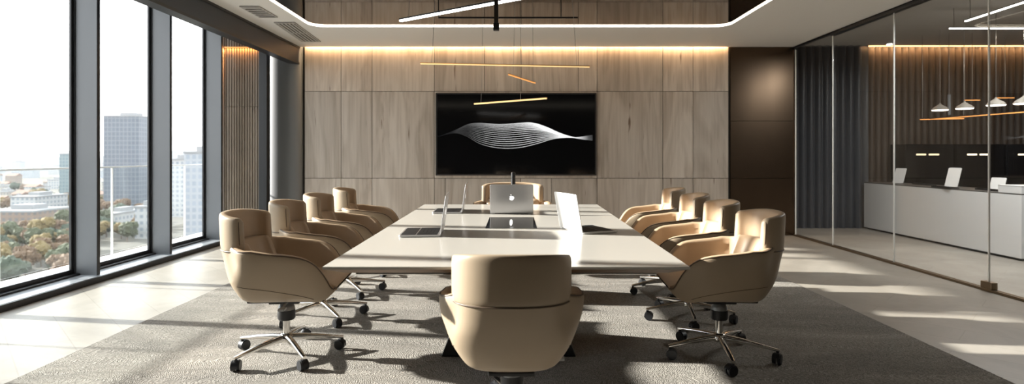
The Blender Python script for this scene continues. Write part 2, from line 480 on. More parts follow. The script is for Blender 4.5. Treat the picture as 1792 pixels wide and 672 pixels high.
for k in range(len(FIN)):
    y1, y0 = edges[k]-.012, edges[k+1]+.05
    b = MB()
    b.box(-4.352, -4.328, y0, y1, .075, .115); b.box(-4.352, -4.328, y0, y1, 3.13, 3.18)
    b.box(-4.352, -4.328, y0, y0+.025, .115, 3.13); b.box(-4.352, -4.328, y1-.025, y1, .115, 3.13)
    w = b.build('window_%d' % (k+1), M['frame_black'], smooth=0, bevel=.003)
    struct(w, 'floor-to-ceiling window bay number %d from the oak slatted corner' % (k+1), 'window')
    b = MB(); b.box(-4.346, -4.336, y0+.02, y1-.02, .11, 3.14)
    b.build('pane', M['window_glass'], w, smooth=0)

# ceiling vents
def vent(label, pts, n, across):
    """pts: four plan corners near-left, near-right, far-right, far-left"""
    A, B_, C_, D = [Vector((p[0], p[1], 0)) for p in pts]
    t = thing('ceiling_vent', label, 'vent', ((A+C_)/2).to_tuple()[:2] + (CEIL,))
    c = (A+C_)/2
    def q(u, v, z):
        p = (A*(1-u)+B_*u)*(1-v) + (D*(1-u)+C_*u)*v - c; return (p.x, p.y, z)
    def slab(b, u0, u1, v0, v1, z0, z1, m=0):
        b.hexa([q(u0,v0,z0),q(u1,v0,z0),q(u1,v1,z0),q(u0,v1,z0),q(u0,v0,z1),q(u1,v0,z1),q(u1,v1,z1),q(u0,v1,z1)], m)
    b = MB(); slab(b, 0, 1, 0, 1, -.006, -.002); b.build('backing', M['joint'], t, smooth=0)
    b = MB(); e = .06
    slab(b,0,1,0,.03,-.014,-.006); slab(b,0,1,.97,1,-.014,-.006); slab(b,0,e,.03,.97,-.014,-.006); slab(b,1-e,1,.03,.97,-.014,-.006)
    if not across: slab(b, e, 1-e, .49, .51, -.014, -.006)
    b.build('frame', M['vent'], t, smooth=0)
    b = MB()
    for i in range(n):
        a = e + (1-2*e)*(i+.12)/n; c2 = e + (1-2*e)*(i+.62)/n
        if across: slab(b, e, 1-e, a, c2, -.013, -.006)
        else: slab(b, a, c2, .03, .97, -.013, -.006)
    b.build('slats', M['vent'], t, smooth=0)
vent('long dark slotted ceiling vent nearest the timber wall', [(-3.00,7.13),(-2.74,7.13),(-2.82,8.33),(-3.10,8.33)], 5, False)
vent('small pale ribbed ceiling vent farther from the timber wall', [(-3.06,6.36),(-2.84,6.36),(-2.84,6.86),(-3.06,6.86)], 5, True)

# glass partition on the right
b = MB()
b.box(XR-.03, XR+.03, FRONT, BACK-.03, 0, .022, 0)
b.box(XR-.035, XR+.035, FRONT, 7.75, CEIL-.045, CEIL+.2, 1); b.box(XR-.02, XR+.02, 7.75, BACK-.03, CEIL-.018, CEIL+.2, 1)
b.box(XR-.05, XR+.05, FRONT, BACK+.2, CEIL+.0, 3.42, 1)
pw = b.build('wall_right', [M['rail_bronze'], M['frame_black']], smooth=0)
struct(pw, 'frameless glass partition wall with slim bronze floor rail', 'wall')
JN = [BACK-.03, 7.75, 6.5, 5.2, 3.9, 2.6, 1.3, 0, -1.3, FRONT]
b = MB(); b.box(4.20, 4.34, BACK+.19, 10.1, 0, 3.42); struct(b.build('wall_rear_return', M['wall_plain'], smooth=0))
for y1, y0 in zip(JN[:-1], JN[1:]):
    b = MB(); b.box(XR-.006, XR+.006, y0+.006, y1-.006, .022, CEIL-.018)
    b.build('glass_pane', M['part_glass'], pw, smooth=0)
for y in [BACK-.045]+JN[1:5]:
    b = MB(); b.box(XR-.007, XR+.007, y-.005, y+.005, .022, CEIL-.045)
    b.build('joint_strip', M['joint_strip'], pw, smooth=0)
b = MB(); b.box(XR-.03, XR+.03, 5.14, 5.26, .022, .085); b.build('patch_fitting', M['rail_bronze'], pw, smooth=0, bevel=.004)
for z in (.42, .50, .62, 1.0, 1.42, 2.38, 2.5, 2.62):
    pass

# carpet
b = MB(); b.box(-2.74, 2.69, -1.5, 7.9, 0.0, .010)
tag(b.build('carpet', M['carpet'], smooth=0, bevel=.004), 'large grey looped carpet under the conference table and chairs', 'carpet')
CZ = .010

# ------------------------------------------------------------------ chair
W_T = [(.365,.150),(.370,.178),(.385,.202),(.42,.228),(.47,.258),(.53,.285),(.60,.310),(.65,.318),(.70,.318),(.74,.300),(.80,.270),(.90,.252)]
YB_T = [(.365,-.19),(.372,-.215),(.39,-.238),(.47,-.280),(.577,-.318),(.68,-.346),(.80,-.360),(.90,-.356)]
ZB_T = [(-.5,.365),(.18,.365),(.24,.374),(.29,.396),(.325,.424),(.345,.448)]
RIM_T = [(-.10,.688),(0,.674),(.10,.664),(.16,.652),(.21,.630),(.25,.590),(.285,.535),(.31,.485),(.33,.458),(.345,.462)]
YC = -.10
def S(a, n=2.9): return math.copysign(abs(a)**(2/n), a)
COLS = []
for y in [.345,.337,.325,.312,.296,.28,.262,.244,.222,.197,.165,.13,.08,.03,-.03,-.07]: COLS.append(('a', -1, y))
for i in range(33): COLS.append(('b', 0, -90+180*i/32))
for c in reversed(COLS[:16]): COLS.append(('a', 1, c[2]))
def col_rim(c):
    if c[0] == 'a': return interp(RIM_T, c[2])
    a = abs(c[2]); return .690 + (.722-.690)*(1-sstep(50, 84, a))
def col_zb(c): return interp(ZB_T, c[2]) if c[0] == 'a' else .365
def outer(c, z):
    w, yb = interp(W_T, z), interp(YB_T, z)
    if c[0] == 'a':
        k = sstep(.12, .34, c[2]); w = w*(1-k) + .246*k
        return Vector((c[1]*w, c[2], z))
    ph = R(c[2])
    k = (1-sstep(58, 88, abs(c[2])))*sstep(.46, .62, z)
    w = w*(1-k) + min(w, .252)*k
    return Vector((w*S(math.sin(ph)), YC-(YC-yb)*S(math.cos(ph)), z))
def inward(i, z):
    a, c = outer(COLS[max(i-1,0)], z), outer(COLS[min(i+1,len(COLS)-1)], z)
    t = (c-a); t.z = 0
    if t.length < 1e-6: return Vector((0,1,0))
    t.normalize(); return Vector((-t.y, t.x, 0))    # left of the travel direction
def make_chair(label, group):
    root = thing('office_chair', label, 'chair', group=group)
    # the travel runs from the left arm round the back to the right arm, so "left of travel" is inward
    T = .046
    cols = []
    rim_path = []
    for i, c in enumerate(COLS):
        zb, rz = col_zb(c), col_rim(c)
        P = []
        e = outer(c, zb)
        for f in (0.0, .35, .7, .92):
            P.append(Vector((e.x*f, e.y if c[0]=='a' else YC+(e.y-YC)*f, zb)))
        zt = rz - T*.4
        zt = max(zt, zb+.004)
        for k in range(15):
            z = zb + (zt-zb)*((k/14)**1.5); P.append(outer(c, z))
        n = inward(i, zt)
        top = outer(c, zt)
        rim_path.append(top + Vector((0,0,T*.25)) + n*(.030 if c[0] == 'b' and abs(c[2]) < 62 else .004))
        for k in range(1, 7):
            a = PI*k/7
            P.append(top + n*(T/2*(1-math.cos(a))) + Vector((0,0,T*.4*math.sin(a))))
        zi = min(.44, zt)
        for k in range(9):
            z = zt + (zi-zt)*k/8
            P.append(outer(c, z) + inward(i, z)*T)
        cols.append(P)
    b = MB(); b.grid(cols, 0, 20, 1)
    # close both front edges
    sh = b.build('shell', [M['leather'], M['leather_in_lit']], root, smooth=60)
    b = MB(); b.tube([p for p in rim_path], .0042, 6); b.build('piping', M['piping'], sh, smooth=60)
    # a seam low on either side of the shell
    for sg in (1, -1):
        pts = []
        for k in range(15):
            u = k/14; y = -.20 + u*.42; z = .478 - .050*u - .035*u*u
            if y < YC:
                best = min((cc for cc in [('b', 0, sg*(90-70*q/60)) for q in range(61)]), key=lambda cc: abs(outer(cc, z).y-y))
            else: best = ('a', sg, y)
            p = outer(best, z); pts.append((p.x+.0006*sg, p.y-(.0006 if y < YC else 0), z))
        b = MB(); b.tube(pts, .0016, 5); b.build('seam', M['piping'], sh, smooth=60)
    # swept upholstery following the back
    def sweep(wd, yb, yc, ph, z0, z1, tin, tout, rnd, lean=0.0, endtaper=.35, n=36, nn=3.0, drop=0.0):
        rings = []
        for i in range(n+1):
            a = -ph + 2*ph*i/n
            def PL(aa, off=0):
                r = R(aa); return Vector((wd*S(math.sin(r), nn), yc-(yc-yb)*S(math.cos(r), nn), 0))
            p = PL(a); t = (PL(a+.5)-PL(a-.5)); t.normalize(); nrm = Vector((-t.y, t.x, 0))
            e = min(1, (1-abs(a)/ph)/.075); e = math.sqrt(max(0, 1-(1-e)**2)); e = max(.10, e)
            ring = []
            for k in range(24):
                q = 2*PI*k/24
                cx, cz = S(math.cos(q), 4.2), S(math.sin(q), rnd)
                hz = (z1-z0)/2*(endtaper+(1-endtaper)*e)
                z = (z0+z1)/2 + hz*cz
                off = (tin+tout)/2*cx*(.3+.7*e) + (tin-tout)/2
                pp = p + nrm*off; ring.append((pp.x, pp.y + lean*(z-z0), z - drop*(pp.y-yb)*max(0,(z-z0)/(z1-z0))))
            rings.append(ring)
        bb = MB(); rv = bb.loft(rings)
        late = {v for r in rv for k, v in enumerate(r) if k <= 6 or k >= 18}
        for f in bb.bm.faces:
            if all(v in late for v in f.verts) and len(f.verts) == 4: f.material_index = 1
        return bb
    hd = sweep(.236, -.330, -.150, 88, .670, .890, .030, .0215, 7, -.05, .80, 48, 2.5, .17)  .build('headrest', [M['leather'], M['leather_in_lit']], root, smooth=60)
    b = MB(); pts = []
    for i in range(41):
        a = -74+148*i/40; r = R(a)
        pts.append((.2545*S(math.sin(r),2.5), -.150-.1985*S(math.cos(r),2.5), .676))
    b.tube(pts, .0035, 6)
    b.build('piping', M['piping'], hd, smooth=60)
    for sg in (-1, 1):
        pts = []
        for k in range(13):
            zz = .700 + .155*k/12; q = R(84*sg)
            pts.append(((.2545-.010*(2*k/12-1)**8)*S(math.sin(q),2.5), -.150-.1985*S(math.cos(q),2.5)-.05*(zz-.682)+.002, zz))
        b = MB(); b.tube(pts, .003, 6); b.build('seam', M['piping'], hd, smooth=60)
    sweep(.195, -.178, -.03, 80, .44, .715, .040, .03, 5, -.36, .7, 40, 2.5).build('backrest', [M['leather_in_lit'], M['leather_in_lit']], root, smooth=60)
    # seat cushion
    rings = []
    for i in range(21):
        u = i/20; y = -.20 + .548*u
        e = 1.0
        zt = .492 + .012*math.sin(u*PI) ; zb = .40
        if u > .78:
            v = (u-.78)/.22; zt -= .030*(1-math.sqrt(max(0,1-v*v))); zb = .40 + .062*v*v
        w = .165 + .068*sstep(0, .55, u) - .014*max(0, (u-.85)/.15)**2
        ring = []
        for k in range(28):
            q = 2*PI*k/28; ring.append((w*S(math.cos(q), 6), y, (zt+zb)/2 + (zt-zb)/2*S(math.sin(q), 4)))
        rings.append(ring)
    b = MB(); b.loft(rings); b.build('seat_cushion', M['leather_in_lit'], root, smooth=60)
    # mechanism
    b = MB(); b.box(-.10, .10, -.20, .20, .345, .366); b.box(-.055, .055, -.09, .09, .325, .35)
    mech = b.build('seat_mechanism', M['black_plastic'], root, smooth=0, bevel=.006)
    b = MB(); b.tube([(.08,.03,.345),(.15,.03,.343),(.20,.04,.338)], .006, 8); b.box(.19,.245,.022,.058,.332,.345)
    b.build('lever', M['grey_plastic'], mech, smooth=50, bevel=.003)
    b = MB(); b.lathe([(.022,.33),(.034,.325),(.048,.30),(.050,.282)], seg=20, m=1); b.lathe([(.0515,.282),(.052,.232),(.046,.222),(.030,.220)], seg=20, m=0)
    b.build('column_sleeve', [M['black_plastic'], M['grey_plastic']], root, smooth=40)
    b = MB(); b.cyl((0,0,.10),(0,0,.34), .021, seg=20); b.build('gas_column', M['chrome'], root)
    b = MB(); b.lathe([(.020,.088),(.040,.09),(.045,.105),(.040,.128),(.030,.138),(.020,.139)], seg=20)
    b.build('base_hub', M['chrome'], root, smooth=50)
    for k in range(5):
        a = R(-93-90+72*k)     # local frame; the root is turned when placed
        d = Vector((math.cos(a), math.sin(a), 0)); s = Vector((-d.y, d.x, 0))
        rings = []
        for r, z, w, h in ((.028,.112,.021,.020),(.10,.108,.019,.018),(.20,.098,.016,.014),(.30,.083,.013,.010),(.335,.078,.011,.008)):
            rings.append([d*r + s*(w*S(math.cos(q),3.0)) + Vector((0,0,z+h*S(math.sin(q),3.0))) for q in [2*PI*j/14 for j in range(14)]])
        b = MB(); b.loft(rings); lg = b.build('leg', M['chrome'], root, smooth=50)
        c = d*.325; tw = R(37*k+20); wd = Vector((math.cos(tw), math.sin(tw), 0)); fw = Vector((-wd.y, wd.x, 0))
        b = MB(); b.cyl(c+Vector((0,0,.045)), c+Vector((0,0,.075)), .009, seg=10)
        cc = c + fw*.012 + Vector((0,0,.031))
        for sgn in (-1, 1):
            b.cyl(cc+wd*(sgn*.006), cc+wd*(sgn*.024), .031, .029, seg=20)
        rings = []
        for o_, rr in ((-.018,.0335),(.018,.0335)):
            rings.append([cc + wd*o_ + fw*(rr*math.cos(q)) + Vector((0,0,rr*math.sin(q))) for q in [R(20+15*j) for j in range(13)]] )
        b.loft(rings, cap=True)
        b.build('caster', M['caster'], lg, smooth=50)
    return root
CH_G = 'tan leather office chairs around the table'
chair = make_chair('tan leather office chair nearest the camera, seen from behind at the near table end', CH_G)
# rows: d, x left, x right
ROWD = [3.50, 4.31, 5.10, 5.99]
XLFT = [-1.395, -1.455, -1.495, -1.52]; XRGT = [1.255, 1.31, 1.36, 1.415]
LL = ['tan leather office chair first in the window-side row, nearest the camera', 'tan leather office chair second in the window-side row from the camera',
      'tan leather office chair third in the window-side row from the camera', 'tan leather office chair last in the window-side row, nearest the timber wall']
LR = ['sunlit tan leather office chair first in the glass-partition-side row, nearest the camera', 'sunlit tan leather office chair second in the glass-partition-side row from the camera',
      'sunlit tan leather office chair third in the glass-partition-side row from the camera', 'sunlit tan leather office chair last in the glass-partition-side row, nearest the timber wall']
for i in range(4):
    dup(chair, (XLFT[i], ROWD[i], CZ), R(-85 + (0,1,-1,2)[i]), LL[i], CH_G)
    dup(chair, (XRGT[i], ROWD[i], CZ), R(86 + (0,-1,1,-1)[i]), LR[i], CH_G)
fc = dup(chair, (-.02, 6.22, CZ), R(180), 'wide tan leather office chair at the far table end, half hidden by the silver laptop', CH_G)
fc.scale = (1.36, 1.0, 1.03)
chair.location = (-.012, 2.625, CZ)
for ch in chair.children:      # this one stands with its gas lift let down
    if ch.name.split('.')[0] in ('shell','headrest','backrest','seat_cushion','seat_mechanism','column_sleeve'):
        ch.location.z = -.062

# ------------------------------------------------------------------ table
TX = -.035; TY0, TY1 = 2.475, 5.63; H0, H1 = .797, .853; TOP = .752
tb = thing('conference_table', 'long cream white conference table on black flared pedestals in the middle of the carpet', 'table', (TX, (TY0+TY1)/2, CZ))
L2 = (TY1-TY0)/2; tz = TOP-CZ
def trap(i, z):   # inset i
    return [(-H0+i,-L2+i,z),(H0-i,-L2+i,z),(H1-i,L2-i,z),(-H1+i,L2-i,z)]
b = MB(); b.loft([trap(0,tz-.012), trap(0,tz-.002), trap(.002,tz)])
b.build('table_top', M['table_white'], tb, smooth=0)
b = MB(); b.loft([trap(.075,tz-.042), trap(.004,tz-.0125)])
b.build('undercut_edge', M['table_wood'], tb, smooth=0)
b = MB()
for s in (-1, 1):
    b.box(s*.64-.012, s*.64+.012, -L2+.12, L2-.12, tz-.058, tz-.042)
for y in (-L2+.10, L2-.13, -.02):
    b.box(-.68, .68, y, y+.03, tz-.056, tz-.042)
b.build('under_frame', M['chrome'], tb, smooth=0, bevel=.003)
for yy in (3.47, 4.75):
    y = yy-(TY0+TY1)/2
    b = MB(); 
    b.loft([[(-.41,y,0),(.41,y,0),(.41,y+.5,0),(-.41,y+.5,0)],[(-.405,y,.012),(.405,y,.012),(.405,y+.5,.012),(-.405,y+.5,.012)],
            [(-.13,y+.12,tz-.06),(.13,y+.12,tz-.06),(.13,y+.38,tz-.06),(-.13,y+.38,tz-.06)]])
    b.build('pedestal', M['black_metal'], tb, smooth=0, bevel=.004)
b = MB(); ya = (TY0+TY1)/2
pn = b.hexa([(-.157,3.78-ya,tz-.002),(.185,3.78-ya,tz-.002),(.185,4.45-ya,tz-.002),(-.157,4.45-ya,tz-.002),
             (-.157,3.78-ya,tz+.0015),(.185,3.78-ya,tz+.0015),(.185,4.45-ya,tz+.0015),(-.157,4.45-ya,tz+.0015)])
gp = b.build('glass_inset', M['glass_black'], tb, smooth=0)
gp['label'] = 'black glass panel set into the table top'
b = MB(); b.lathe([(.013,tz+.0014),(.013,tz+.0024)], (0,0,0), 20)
mk = b.build('oval_mark', M['reflection_white'], gp, smooth=0); mk.scale = (.85, 15, 1); mk.location = (.012, 4.10-ya, 0)  # white oval paints the laptop logo's stretched reflection on the glass

# ------------------------------------------------------------------ laptops
def apple_mark(b, cx, y, cz, s):
    body = []
    for i in range(40):
        a = 2*PI*i/40
        rx = .5*s; rz = .5*s
        x = rx*math.sin(a); z = rz*math.cos(a)
        if math.cos(a) > .80: z -= s*.10*(math.cos(a)-.80)/.2
        if math.cos(a) < -.85: z += s*.07*(-.85-math.cos(a))/.15
        x *= (1.0 - .18*max(0, -math.cos(a)))
        # bite
        dx, dz = x-.60*s, z-.08*s
        d = math.hypot(dx, dz)
        if d < .26*s:
            k = .26*s/max(d,1e-5); x, z = .60*s+dx*k, .08*s+dz*k
        body.append((cx+x, cz+z))
    b.prism(body, 'y', y, y+.0008)
    leaf = [(cx+.02*s, cz+.50*s), (cx+.05*s, cz+.66*s), (cx+.20*s, cz+.78*s), (cx+.20*s, cz+.64*s), (cx+.12*s, cz+.54*s)]
    b.prism(leaf, 'y', y, y+.0008)
def make_laptop(label, group, skin, lean=12, w=.34):
    """hinge along x at the origin; keyboard towards -y, the lid's outside towards +y"""
    root = thing('laptop', label, 'laptop', group=group)
    b = MB(); b.prism(rrect(-w/2, w/2, -.238, .004, .012, 4), 'z', .002, .013)
    base = b.build('base', skin, root, smooth=30, bevel=.0015)
    b = MB(); b.box(-w/2+.014, w/2-.014, -.137, -.014, .013, .0140, 0)
    for r in range(5):
        n = 13 if r < 4 else 8
        for k in range(n):
            x0 = -w/2+.028 + (w-.056)*k/n; b.box(x0+.0015, x0+(w-.056)/n-.0015, -.128+r*.0222, -.128+r*.0222+.019, .014, .0152, 0)
    b.build('keyboard', M['key_black'], base, smooth=0)
    b = MB(); b.box(-w/2+.014, w/2-.014, -.228, -.142, .013, .0136); b.build('trackpad', M['key_black'], base, smooth=0)
    a = R(lean)
    b = MB(); b.prism(rrect(-w/2, w/2, 0, .238, .012, 4), 'y', 0, .006)
    lid = b.build('lid', skin, root, smooth=30, bevel=.0015)
    lid.location = (0, .002, .010); lid.rotation_euler = (-a, 0, 0)
    b = MB(); b.box(-w/2+.008, w/2-.008, -.0012, .0005, .014, .230); b.build('screen', M['glass_black'], lid, smooth=0)
    b = MB(); apple_mark(b, 0, .006, .125, .040); b.build('logo', M['logo_white'], lid, smooth=0)
    b = MB(); b.cyl((-w/2+.04, .002, .010), (w/2-.04, .002, .010), .0055, seg=10); b.build('hinge', M['black_plastic'], base)
    return root
LG = 'open laptops on the conference table'
lp = make_laptop('open silver laptop with its back and lit round mark facing the camera, mid table', LG, M['alu'], 8, .355)
lp.location = (-.022, 4.70, TOP); lp.rotation_euler = (0,0,R(180))
dup(lp, (-.452, 3.545, TOP), R(-86.5), 'open silver laptop seen edge-on, nearest the camera on the window side of the table', LG)
dup(lp, (-.445, 4.90, TOP), R(-88), 'open silver laptop seen edge-on, farthest back on the window side of the table', LG)
l4 = make_laptop('open laptop with its shell coloured white for the sunlight, on the glass-partition side of the table', LG, M['white_alu'], 10, .33)  # white skin stands for sunlight blowing out the lid
l4.location = (.364, 3.635, TOP); l4.rotation_euler = (0,0,R(110))
for o in l4.children:
    for c in o.children:
        if c.name.startswith('logo'): bpy.data.objects.remove(c)

# slim microphone behind the silver laptop
t = thing('microphone', 'slim black table microphone rising behind the silver laptop', 'microphone', (-.01, 5.36, TOP))
b = MB(); b.lathe([(.045,.0),(.045,.012),(.02,.018),(.012,.02)], seg=20); b.build('base', M['black_plastic'], t, smooth=40)
b = MB(); b.cyl((0,0,.018),(0,0,.22), .0075, seg=12); b.build('stem', M['chrome'], t)
b = MB(); b.lathe([(.008,.20),(.021,.205),(.021,.265),(.017,.268),(.017,.272),(.021,.275),(.021,.318),(.012,.326)], seg=16); b.build('head', M['black_plastic'], t, smooth=40)

# ------------------------------------------------------------------ wall screen
TVX0, TVX1, TVZ0, TVZ1 = wx(763), wx(1043), wz_(307), wz_(163)
t = thing('wall_screen', 'large black wall screen showing a white flowing wave, on the timber wall', 'screen', ((TVX0+TVX1)/2, BACK, TVZ0))
hw, hh = (TVX1-TVX0)/2, TVZ1-TVZ0
b = MB(); b.box(-hw, hw, -.045, -.002, 0, hh)
b.build('housing', M['black_plastic'], t, smooth=0, bevel=.004)
b = MB()
f = .022
b.box(-hw,hw,-.052,-.045,0,f); b.box(-hw,hw,-.052,-.045,hh-f,hh); b.box(-hw,-hw+f,-.052,-.045,f,hh-f); b.box(hw-f,hw,-.052,-.045,f,hh-f)
b.build('bezel', plain('bezel_grey', (.05,.045,.042), .4, .5), t, smooth=0)
b = MB(); b.box(-hw+f, hw-f, -.048, -.045, f, hh-f)
sc = b.build('screen_panel', plain('screen_black', (.0055,.0055,.006), .08, spec=.22), t, smooth=0)
def cp(cx, cy):   # picture on the screen, screen-local
    X, Y = 740+cx/3.538, 140+cy/3.538
    return (wx(X)-(TVX0+TVX1)/2, wz_(Y)-TVZ0)
UP = [cp(*p) for p in ((95,352),(200,312),(280,276),(350,268),(480,276),(600,268),(680,268),(760,292),(850,332),(940,358),(1050,374))]
LO = [cp(*p) for p in ((95,350),(200,330),(270,348),(350,392),(430,415),(520,423),(620,415),(720,390),(800,366),(880,357),(950,356),(1060,340))]
def curve_at(P, n=90):
    s = spline([(p[0], 0, p[1]) for p in P], 12)
    tab = sorted((v.x, v.z) for v in s); return lambda x: interp(tab, x)
fu, fl = curve_at(UP), curve_at(LO)
wm, nt, p = newmat('wave_picture')
tc = N(nt, 'ShaderNodeTexCoord'); sp = N(nt, 'ShaderNodeSeparateXYZ'); nt.links.new(tc.outputs['Object'], sp.inputs[0])
cr = N(nt, 'ShaderNodeValToRGB'); mr = N(nt, 'ShaderNodeMapRange'); mr.inputs['From Min'].default_value = -hw; mr.inputs['From Max'].default_value = hw
nt.links.new(sp.outputs[0], mr.inputs['Value']); nt.links.new(mr.outputs[0], cr.inputs['Fac'])
e = cr.color_ramp.elements; e[0].position = 0.0; e[0].color = rgb(.005,.005,.006); e[1].position = 1; e[1].color = rgb(.015,.015,.015)
for pos, v in ((.10,.01),(.20,.05),(.27,.22),(.36,.5),(.52,.65),(.75,.8),(.85,.7),(.90,.35),(.95,.06)): x = e.new(pos); x.color = rgb(v,v,v)
p.inputs['Base Color'].default_value = rgb(0,0,0); p.inputs['Roughness'].default_value = 1; p.inputs['Specular IOR Level'].default_value = 0
nt.links.new(cr.outputs['Color'], p.inputs['Emission Color']); p.inputs['Emission Strength'].default_value = 1.0
b = MB()
ts = [0,.03,.07,.11,.16,.22,.29,.37,.45,.54,.63,.72,.81,.90,1.0]
for tt in ts:
    x0, x1 = cp(95,0)[0], cp(1048,0)[0]
    up, lo = [], []
    for i in range(121):
        x = x0+(x1-x0)*i/120
        w_ = tt if x < 0 else tt
        z = fu(x)*(1-w_) + fl(x)*w_
        th = .0026 + (.0040*sstep(-.15, .55, x) if tt < .35 else .0)
        up.append((x, -.0486, z+th)); lo.append((x, -.0486, z-th))
    b.grid([up, lo])
b.build('wave_graphic', wm, sc, smooth=0)

# ------------------------------------------------------------------ pendant lights
def pendant(name, label, p0, p1, r, mat, wires, group, wire_r=.0022, capm=None):
    p0, p1 = Vector(p0), Vector(p1); c = (p0+p1)/2
    t = thing(name, label, 'pendant light', c.to_tuple(), 0, group)
    d = (p1-p0).normalized(); s = d.cross(Vector((0,0,1))).normalized(); u = s.cross(d)
    def sec(q, rr, h0, h1): return [q+s*rr+u*h0, q-s*rr+u*h0, q-s*rr+u*h1, q+s*rr+u*h1]
    b = MB(); b.loft([sec(p0-c, r, .0, r), sec(p1-c, r, .0, r)]); b.build('housing', capm or M['brass'], t, smooth=0, bevel=.001)
    b = MB(); b.loft([sec(p0-c+d*.004, r*.96, -r, .0), sec(p1-c-d*.004, r*.96, -r, .0)]); b.build('diffuser', mat, t, smooth=0)
    for (u0, top) in wires:
        q = p0+(p1-p0)*u0
        b = MB(); b.tube(spline([(q-c).to_tuple(), ((q*.75+Vector(top)*.25)-c+Vector((.004,0,0))).to_tuple(), (Vector(top)-c).to_tuple()], 6), wire_r, 6)
        b.build('wire', M['wire'], t)
    return t
PG = 'slim linear pendant lights over the table'
ZC = 2.914
pendant('linear_pendant_light', 'bright white linear pendant light slanting up out of the top of the picture', (-.84,4.2,2.228), (.62,3.2,2.228), .0115, M['led_white'],
        [(.05,(-.77,4.15,ZC)),(.95,(.55,3.25,ZC))], PG, capm=M['black_metal'])
pendant('linear_pendant_light', 'longest gold linear pendant light, level above the screen', (-.825,5.0,2.04), (.685,5.19,2.04), .0075, M['led_warm'],
        [(.065,(-.68,5.0,ZC)),(.92,(.50,5.15,ZC))], PG)
pendant('linear_pendant_light', 'short brass linear pendant light turned end-on just above the screen', (-.056,5.63,2.034), (.23,6.3,2.034), .0075, M['led_orange'],
        [(.14,(.01,5.66,ZC)),(.9,(.20,6.24,ZC))], PG)
pendant('linear_pendant_light', 'lowest gold linear pendant light hanging in front of the screen', (-.427,6.1,1.784), (.313,5.5,1.784), .0075, M['led_warm'],
        [(.10,(-.33,6.05,ZC)),(.66,(.06,5.7,ZC))], PG)
# black hanging rail with its two rods, and the drop post
t = thing('hanging_rail', 'thin black hanging rail under the mirrored ceiling', 'rail', (-.05, 5.5, 2.56))
b = MB(); b.box(-.68, .66, -.007, .007, -.007, .007); b.build('rail', M['black_metal'], t, smooth=0)
for x in (-.70+.02, .50):
    b = MB(); b.cyl((x,0,.01),(x,0,ZC-2.56), .005, seg=8); b.build('rod', M['black_metal'], t)
t = thing('hanging_post', 'dark square post hanging from the mirrored ceiling, ending above the gold pendant', 'post', (-.112, 3.55, 2.02))
b = MB(); b.box(-.013,.013,-.013,.013,.03,ZC+.006-2.02); b.build('stem', plain('post_bronze', (.055,.047,.04), .4, .6), t, smooth=0)
b = MB(); b.box(-.018,.018,-.018,.018,-.01,.035); b.build('end_block', M['black_metal'], t, smooth=0, bevel=.002)

# ------------------------------------------------------------------ the room beyond the glass
b = MB()
def corr(b, x0, x1, y, amp, pitch, z0, z1, m=0):
    n = int((x1-x0)/pitch*10); r0, r1 = [], []
    for i in range(n+1):
        x = x0+(x1-x0)*i/n; yy = y - amp*abs(math.sin(PI*(x-x0)/pitch))**.7
        r0.append((x, yy, z0)); r1.append((x, yy, z1))
    b.grid([r0, r1], m)
corr(b, 6.0, 9.6, 9.88, .05, .115, 0, 3.12, 0)
b.box(5.9, 9.7, 9.90, 10.1, 0, 3.4, 0)
struct(b.build('wall_beyond', M['slat_dark'], smooth=40), 'dark brown fluted wall beyond the glass partition', 'wall')
b = MB(); corr(b, 4.3, 6.0, 9.74, .06, .135, 0, 3.12, 0); b.box(4.3, 6.0, 9.76, 10.1, 0, 3.4, 0)
struct(b.build('wall_beyond_grey', M['slat_grey'], smooth=40), 'charcoal fluted wall at the end of the glass partition', 'wall')
b = MB(); b.box(4.37, 9.6, FRONT, 9.82, 3.10, 3.15)
struct(b.build('ceiling_beyond', plain('ceiling_beyond_paint', (.45,.43,.40), .8), smooth=0))
b = MB(); b.box(6.02, 9.6, 9.70, 9.73, 3.085, 3.10)
tag(b.build('led_strip', M['led_strip_amber'], smooth=0), 'warm light strip along the top of the dark fluted wall beyond the glass', 'light strip')

# reception counter
t = thing('reception_counter', 'long white reception counter beyond the glass partition', 'counter', (6.3, 8.25, 0))
def cxy(x, y): return (x-6.3, y-8.25)
b = MB(); b.box(-.40, .12, -1.60, 1.39, .03, .770); b.build('body', M['white_lac'], t, smooth=0, bevel=.003)
b = MB(); b.box(-.36, .10, -1.57, 1.36, 0, .03); b.build('plinth', M['frame_black'], t, smooth=0)
b = MB(); b.box(-.40, .14, -1.60, 1.39, .771, .785); b.build('worktop', plain('counter_top_dark', (.10,.095,.09), .4), t, smooth=0, bevel=.003)
t = thing('counter_box', 'white raised box closing the near end of the reception counter', 'box', (6.3, 8.25, .785))
b = MB(); b.box(-.40, .14, -1.60, -1.28, 0, .085); b.build('body', M['white_lac'], t, smooth=0, bevel=.003)
b = MB(); b.box(-.402, .142, -1.602, -1.278, .086, .094); b.build('lid', M['white_lac'], t, smooth=0, bevel=.002)
# tablets and keyboards on the counter
def stand_tablet(x, y, rz, label, h=.24, w=.17):
    t = thing('tablet_stand', label, 'tablet', (x, y, .785), rz, 'slanted white tablets on the reception counter')
    a = R(20)
    b = MB(); b.prism(rrect(-w/2,w/2,0,h,.012,4), 'y', -.005, .005); o = b.build('tablet', M['white_alu'], t, smooth=30); o.rotation_euler = (-a,0,0); o.location = (0,0,.01)
    b = MB(); b.box(-.05,.05,-.02,.14,0,.008); b.build('foot', M['alu'], t, smooth=0, bevel=.002)
    b = MB(); b.tube([(0,.10,.006),(0,.075,.12)], .008, 8); b.build('stay', M['alu'], t)
for (px, d, lab, h) in ((1571, 9.05, 'slanted white tablet on the reception counter, farthest from the counter end', .25), (1664, 8.02, 'slanted white tablet mid reception counter', .28), (1744, 7.38, 'short slanted white tablet beside the raised counter end', .16)):
    stand_tablet((px-900)*d/1000, d, R(-70), lab, h)
